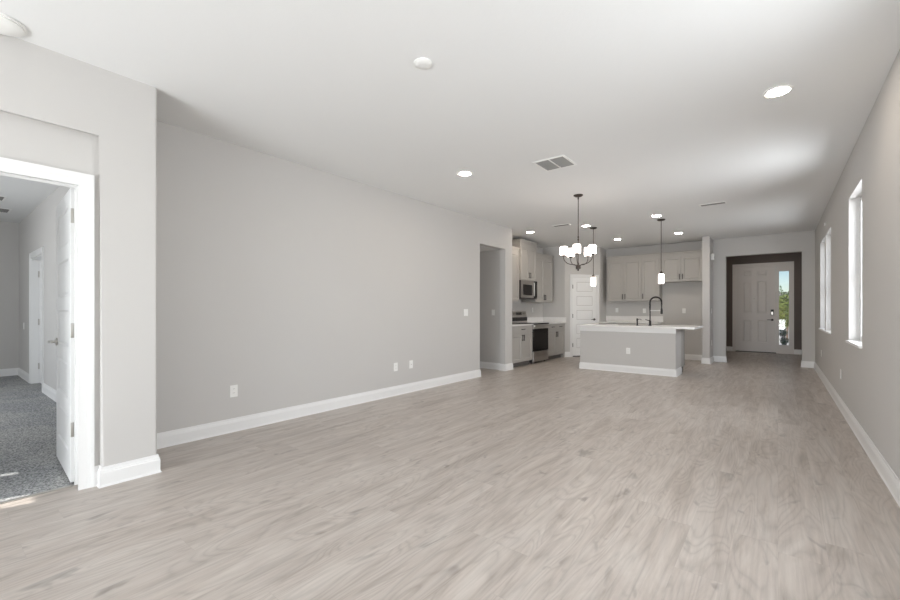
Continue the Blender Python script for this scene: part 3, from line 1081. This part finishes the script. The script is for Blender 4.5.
# ------------------------------------------------------------------ microwave (local like a cabinet)
t = thing('microwave', 'stainless over-the-range microwave with black glass door', 'microwave', (-4.455, 8.20, 1.45), LW)
MB().box(0, 0.75, 0.025, 0.43, 0.0, 0.418, 0.004).build('body', M_black, t)
MB().grid('Y', -0.005, 0.024, 0.0, 0.565, 0.03, 0.418, [(0.055, 0.50, 0.085, 0.325)]).build('door_frame', M_steel, t)
MB().box(0.056, 0.499, 0.002, 0.020, 0.086, 0.324).build('door_window', M_blackglass, t)
MB().box(0.568, 0.75, -0.003, 0.024, 0.03, 0.418, 0.003).build('control_panel', M_blackglass, t)
MB().box(0.0, 0.75, 0.0, 0.024, 0.0, 0.027, 0.003).build('bottom_vent', M_pull, t)
m = MB()
m.cyl((0.535, -0.035, 0.07), (0.535, -0.035, 0.38), 0.010, n=14)
for zz in (0.09, 0.36):
    m.cyl((0.535, -0.004, zz), (0.535, -0.035, zz), 0.006, n=10)
m.build('handle', M_nickel, t, True)

# ------------------------------------------------------------------ range
t = thing('kitchen_range', 'freestanding stainless electric range with black oven door and glass cooktop', 'stove', (-4.235, 8.322, 0), LW)
MB().box(0.0, 0.766, 0.03, 0.625, 0.03, 0.878, 0.003).build('body', M_black, t)
MB().box(-0.0, 0.766, -0.022, 0.60, 0.878, 0.905, 0.004).build('cooktop', M_blackglass, t)
for (bx_, by_, br) in ((0.20, 0.16, 0.095), (0.56, 0.16, 0.08), (0.20, 0.43, 0.075), (0.56, 0.43, 0.095)):
    MB().lathe((bx_, by_, 0.905), [(br, 0.0), (br, 0.0008), (br - 0.004, 0.0008)], 40).build('burner', M_slot, t)
m = MB().box(0.004, 0.762, 0.0, 0.030, 0.275, 0.775, 0.004)
od = m.build('oven_door', M_blackglass, t)
MB().box(0.004, 0.762, -0.002, 0.03, 0.777, 0.877, 0.004).build('upper_trim', M_steel, t)
m = MB()
m.cyl((0.05, -0.05, 0.80), (0.716, -0.05, 0.80), 0.011, n=16)
for xx in (0.08, 0.686):
    m.cyl((xx, -0.05, 0.80), (xx, 0.0, 0.80), 0.008, n=10)
m.build('oven_handle', M_nickel, t, True)
MB().box(0.03, 0.09, -0.003, -0.0015, 0.825, 0.865).build('paper_sticker', M_plate, t)
MB().box(0.004, 0.762, 0.0, 0.030, 0.045, 0.270, 0.005).build('storage_drawer', M_steel, t)
m = MB().prism([(0.55, 0.905), (0.628, 0.905), (0.628, 1.175), (0.585, 1.175), (0.565, 1.06)], 'X', 0.0, 0.766)
bgd = m.build('backguard', M_steel, t)
MB().box(0.26, 0.50, 0.560, 0.574, 1.085, 1.145, 0.002).build('display', M_blackglass, bgd)
MB().box(0.0, 0.766, 0.5535, 0.56, 0.912, 1.03).build('lower_panel', M_blackglass, bgd)
for i, xx in enumerate((0.06, 0.15, 0.60, 0.69)):
    MB().cyl((xx, 0.58, 1.115), (xx, 0.548, 1.110), 0.022, 0.019, n=20).build('knob', M_nickel, bgd, True)
for xx in (0.05, 0.716):
    for yy in (0.08, 0.58):
        MB().cyl((xx, yy, 0), (xx, yy, 0.04), 0.015, n=12).build('leg', M_black, t)

# ------------------------------------------------------------------ island
t = thing('kitchen_island', 'grey painted kitchen island wall with white baseboard under the white counter', 'kitchen island', (-3.19, 8.35, 0))
IW, ID = 1.75, 0.92
MB().box(0, IW, 0, 0.52, 0, 0.855, 0.004).build('pony_wall', M_wall, t)
MB().box(0.01, IW - 0.015, 0.52, ID, 0.10, 0.855).build('cabinet_box', M_cab, t)
MB().box(0.01, IW - 0.015, 0.52, ID - 0.07, 0.0, 0.10).build('toe_kick', M_toe, t)
MB().box(-0.004, IW + 0.004, -0.006, 0.02, 0.775, 0.861, 0.002).build('apron_trim', M_trim, t)
bb = baseboard('baseboard', [(-3.19, 8.87), (-3.19, 8.35), (-3.19 + IW, 8.35), (-3.19 + IW, 8.87)])
if 'kind' in bb:
    del bb['kind']
bb.parent = t
bb.location = (3.19, -8.35, 0)
for k in range(3):
    dd = shaker(0.575, 0.74).build('door', M_cab, t)
    dd.matrix_local = Matrix.Translation((0.01 + 0.582 * k + 0.575, ID + 0.0205, 0.11)) @ Matrix.Rotation(PI, 4, 'Z')
    pull(dd, 0.04, 0.64)
outlet('wall_outlet', 'white outlet in the middle of the grey island front', (-2.25, 8.35, 0.417), 0)

t = thing('island_countertop', 'white quartz island countertop overhanging to the right', 'countertop', (-3.19, 8.35, 0.862))
sx0, sx1, sy0, sy1 = 0.52, 1.25, 0.35, 0.80
m = MB()
for q in ((-0.012, sx0, -0.05, 1.0), (sx1, 2.05, -0.05, 1.0), (sx0, sx1, -0.05, sy0), (sx0, sx1, sy1, 1.0)):
    m.box(*q, 0.0, 0.036)
bmesh.ops.remove_doubles(m.bm, verts=m.bm.verts, dist=1e-5)
m.build('slab', M_quartz, t)
m = MB()
z0, z1 = 0.003, 0.032
e = 0.003
for (x0, x1, y0, y1) in ((sx0, sx1, sy0, sy0 + e), (sx0, sx1, sy1 - e, sy1), (sx0, sx0 + e, sy0, sy1), (sx1 - e, sx1, sy0, sy1)):
    m.box(x0, x1, y0, y1, z0, z1)
m.box(sx0, sx1, sy0, sy1, z0 - 0.002, z0)
m.build('sink_bowl', M_steel, t)
MB().cyl(((sx0 + sx1) / 2, (sy0 + sy1) / 2, z0), ((sx0 + sx1) / 2, (sy0 + sy1) / 2, z0 + 0.003), 0.04).build('drain', M_nickel, t)

# faucet
fx, fy = -1.925, 8.62
t = thing('kitchen_faucet', 'tall matt black spring-neck faucet standing on the island countertop', 'faucet', (fx, fy, 0.898))
MB().lathe((0, 0, 0), [(0.028, 0.0), (0.028, 0.008), (0.022, 0.014), (0.020, 0.09), (0.016, 0.10)], 24).build('base', M_black, t, True)
pts = [(0, 0, 0.09), (0, 0, 0.26), (0, 0, 0.45)]
R = 0.10
for i in range(1, 13):
    a = PI * i / 12
    pts.append((R - R * math.cos(a), 0.012 * (i / 12), 0.45 + R * math.sin(a)))
pts.append((2 * R, 0.012, 0.33))
nk = MB().tube(pts, 0.011, 12).build('neck', M_black, t, True)
# the coil round the neck
P3 = [Vector(p) for p in pts]
seg = [(P3[i + 1] - P3[i]).length for i in range(len(P3) - 1)]
tot = sum(seg)
hel = []
turns, NN = 34, 34 * 10


def along(s_):
    i = 0
    while i < len(seg) - 1 and s_ > seg[i]:
        s_ -= seg[i]
        i += 1
    d = (P3[i + 1] - P3[i]).normalized()
    return P3[i] + d * s_, d


for i in range(NN + 1):
    s_ = tot * (0.30 + 0.62 * i / NN)
    p, d = along(s_)
    side = Vector((0, 1, 0))
    up = d.cross(side).normalized()
    a = 2 * PI * turns * i / NN
    hel.append(p + (side * math.cos(a) + up * math.sin(a)) * 0.0155)
MB().tube(hel, 0.0034, 5).build('spring', M_black, nk, True)
MB().lathe((2 * R, 0.012, 0.225), [(0.014, 0.0), (0.021, 0.006), (0.021, 0.07), (0.014, 0.11)], 20).build('spray_head', M_black, t, True)
MB().tube([(0.0, 0, 0.29), (0.07, 0.006, 0.29), (2 * R - 0.004, 0.012, 0.29)], 0.008, 8).build('docking_arm', M_plate, t, True)
MB().tube([(0, 0, 0.10), (-0.04, 0, 0.105), (-0.085, 0, 0.12)], [0.010, 0.008, 0.006], 10).build('lever', M_black, t, True)
t = thing('soap_dispenser', 'small matt black soap dispenser pump left of the faucet on the island', 'soap dispenser', (fx - 0.23, fy, 0.898))
MB().lathe((0, 0, 0), [(0.020, 0), (0.020, 0.008), (0.013, 0.012), (0.013, 0.085), (0.016, 0.09), (0.016, 0.135), (0.010, 0.14)], 20).build('pump', M_black, t, True)
MB().tube([(0, 0, 0.12), (0.05, 0.004, 0.125), (0.078, 0.006, 0.110)], [0.007, 0.006, 0.005], 10).build('spout', M_black, t, True)

# ------------------------------------------------------------------ outside the entry
struct(MB().box(-40, 40, 14.75, 140, -0.12, -0.05).build('ground', M_conc))


def foliage(label, name, cat, x, y, zc, rx, rz_, n, size, m, trunk=None, seed=1, z0=-0.05):
    rnd = random.Random(seed)
    t = thing(name, label, cat, (x, y, z0))
    mb = MB()
    for _ in range(n):
        while True:
            p = Vector((rnd.uniform(-1, 1), rnd.uniform(-1, 1), rnd.uniform(-1, 1)))
            if p.length < 1:
                break
        c_ = Vector((p.x * rx, p.y * rx, zc - z0 + p.z * rz_))
        u = Vector((rnd.gauss(0, 1), rnd.gauss(0, 1), rnd.gauss(0, 1))).normalized()
        v = u.orthogonal().normalized()
        s_ = size * rnd.uniform(0.6, 1.3)
        q = [c_ - u * s_, c_ - v * s_ * 0.35, c_ + u * s_, c_ + v * s_ * 0.35]
        mb.bm.faces.new([mb.bm.verts.new(k) for k in q])
    o = mb.build('foliage', m, t)
    tr = MB()
    hgt = zc - z0
    tr.tube([(0, 0, 0), (0.02, 0.0, hgt * 0.5), (0, 0, hgt)], [0.03 if not trunk else trunk, 0.02 if not trunk else trunk * 0.8, 0.01], 8)
    for k in range(5):
        a = k * 1.256
        tr.tube([(0, 0, hgt * 0.55), (math.cos(a) * rx * 0.5, math.sin(a) * rx * 0.5, hgt)], [0.012, 0.005], 6)
    tr.build('trunk' if trunk else 'stem', M_bark, t)
    return t


foliage('slender young tree with sparse leaves seen through the entry side light', 'young_tree', 'tree', 0.00, 19.5, 1.55, 0.18, 0.75, 110, 0.06, M_leafd, 0.02, 3)
foliage('yellow green bush in the middle of the entry side light', 'garden_bush', 'bush', 0.17, 18.2, 1.15, 0.24, 0.62, 900, 0.06, M_leaf, None, 5)
foliage('tall narrow green shrub behind the bush in the entry side light', 'tall_shrub', 'bush', 0.30, 22.5, 1.35, 0.32, 0.70, 650, 0.08, M_leafd, 0.04, 8)
foliage('low dark plant against white ground near the side light bottom', 'low_plant', 'plant', 0.10, 16.3, 0.50, 0.13, 0.12, 90, 0.05, M_leafd, None, 11)
foliage('lowest small plant at the bottom of the entry side light', 'low_plant', 'plant', 0.16, 15.7, 0.28, 0.12, 0.10, 90, 0.045, M_leafd, None, 13)
t = thing('neighbour_house', 'pinkish stucco house across the street seen through the side light', 'house', (3.5, 78, -0.05))
MB().box(-6, 6, 0, 8, 0, 2.9).build('wall', M_stucco, t)
MB().prism([(-6.4, 2.9), (6.4, 2.9), (4.5, 3.9), (-4.5, 3.9)], 'Y', -0.3, 8.3).build('roof', M_roof, t)
wf = MB().grid('Y', -0.05, 0.0, -1.6, -0.4, 0.9, 2.2, [(-1.52, -0.48, 0.98, 2.12)]).build('window', M_vinyl, t)
MB().box(-1.52, -0.48, -0.02, -0.01, 0.98, 2.12).build('pane', M_blackglass, wf)
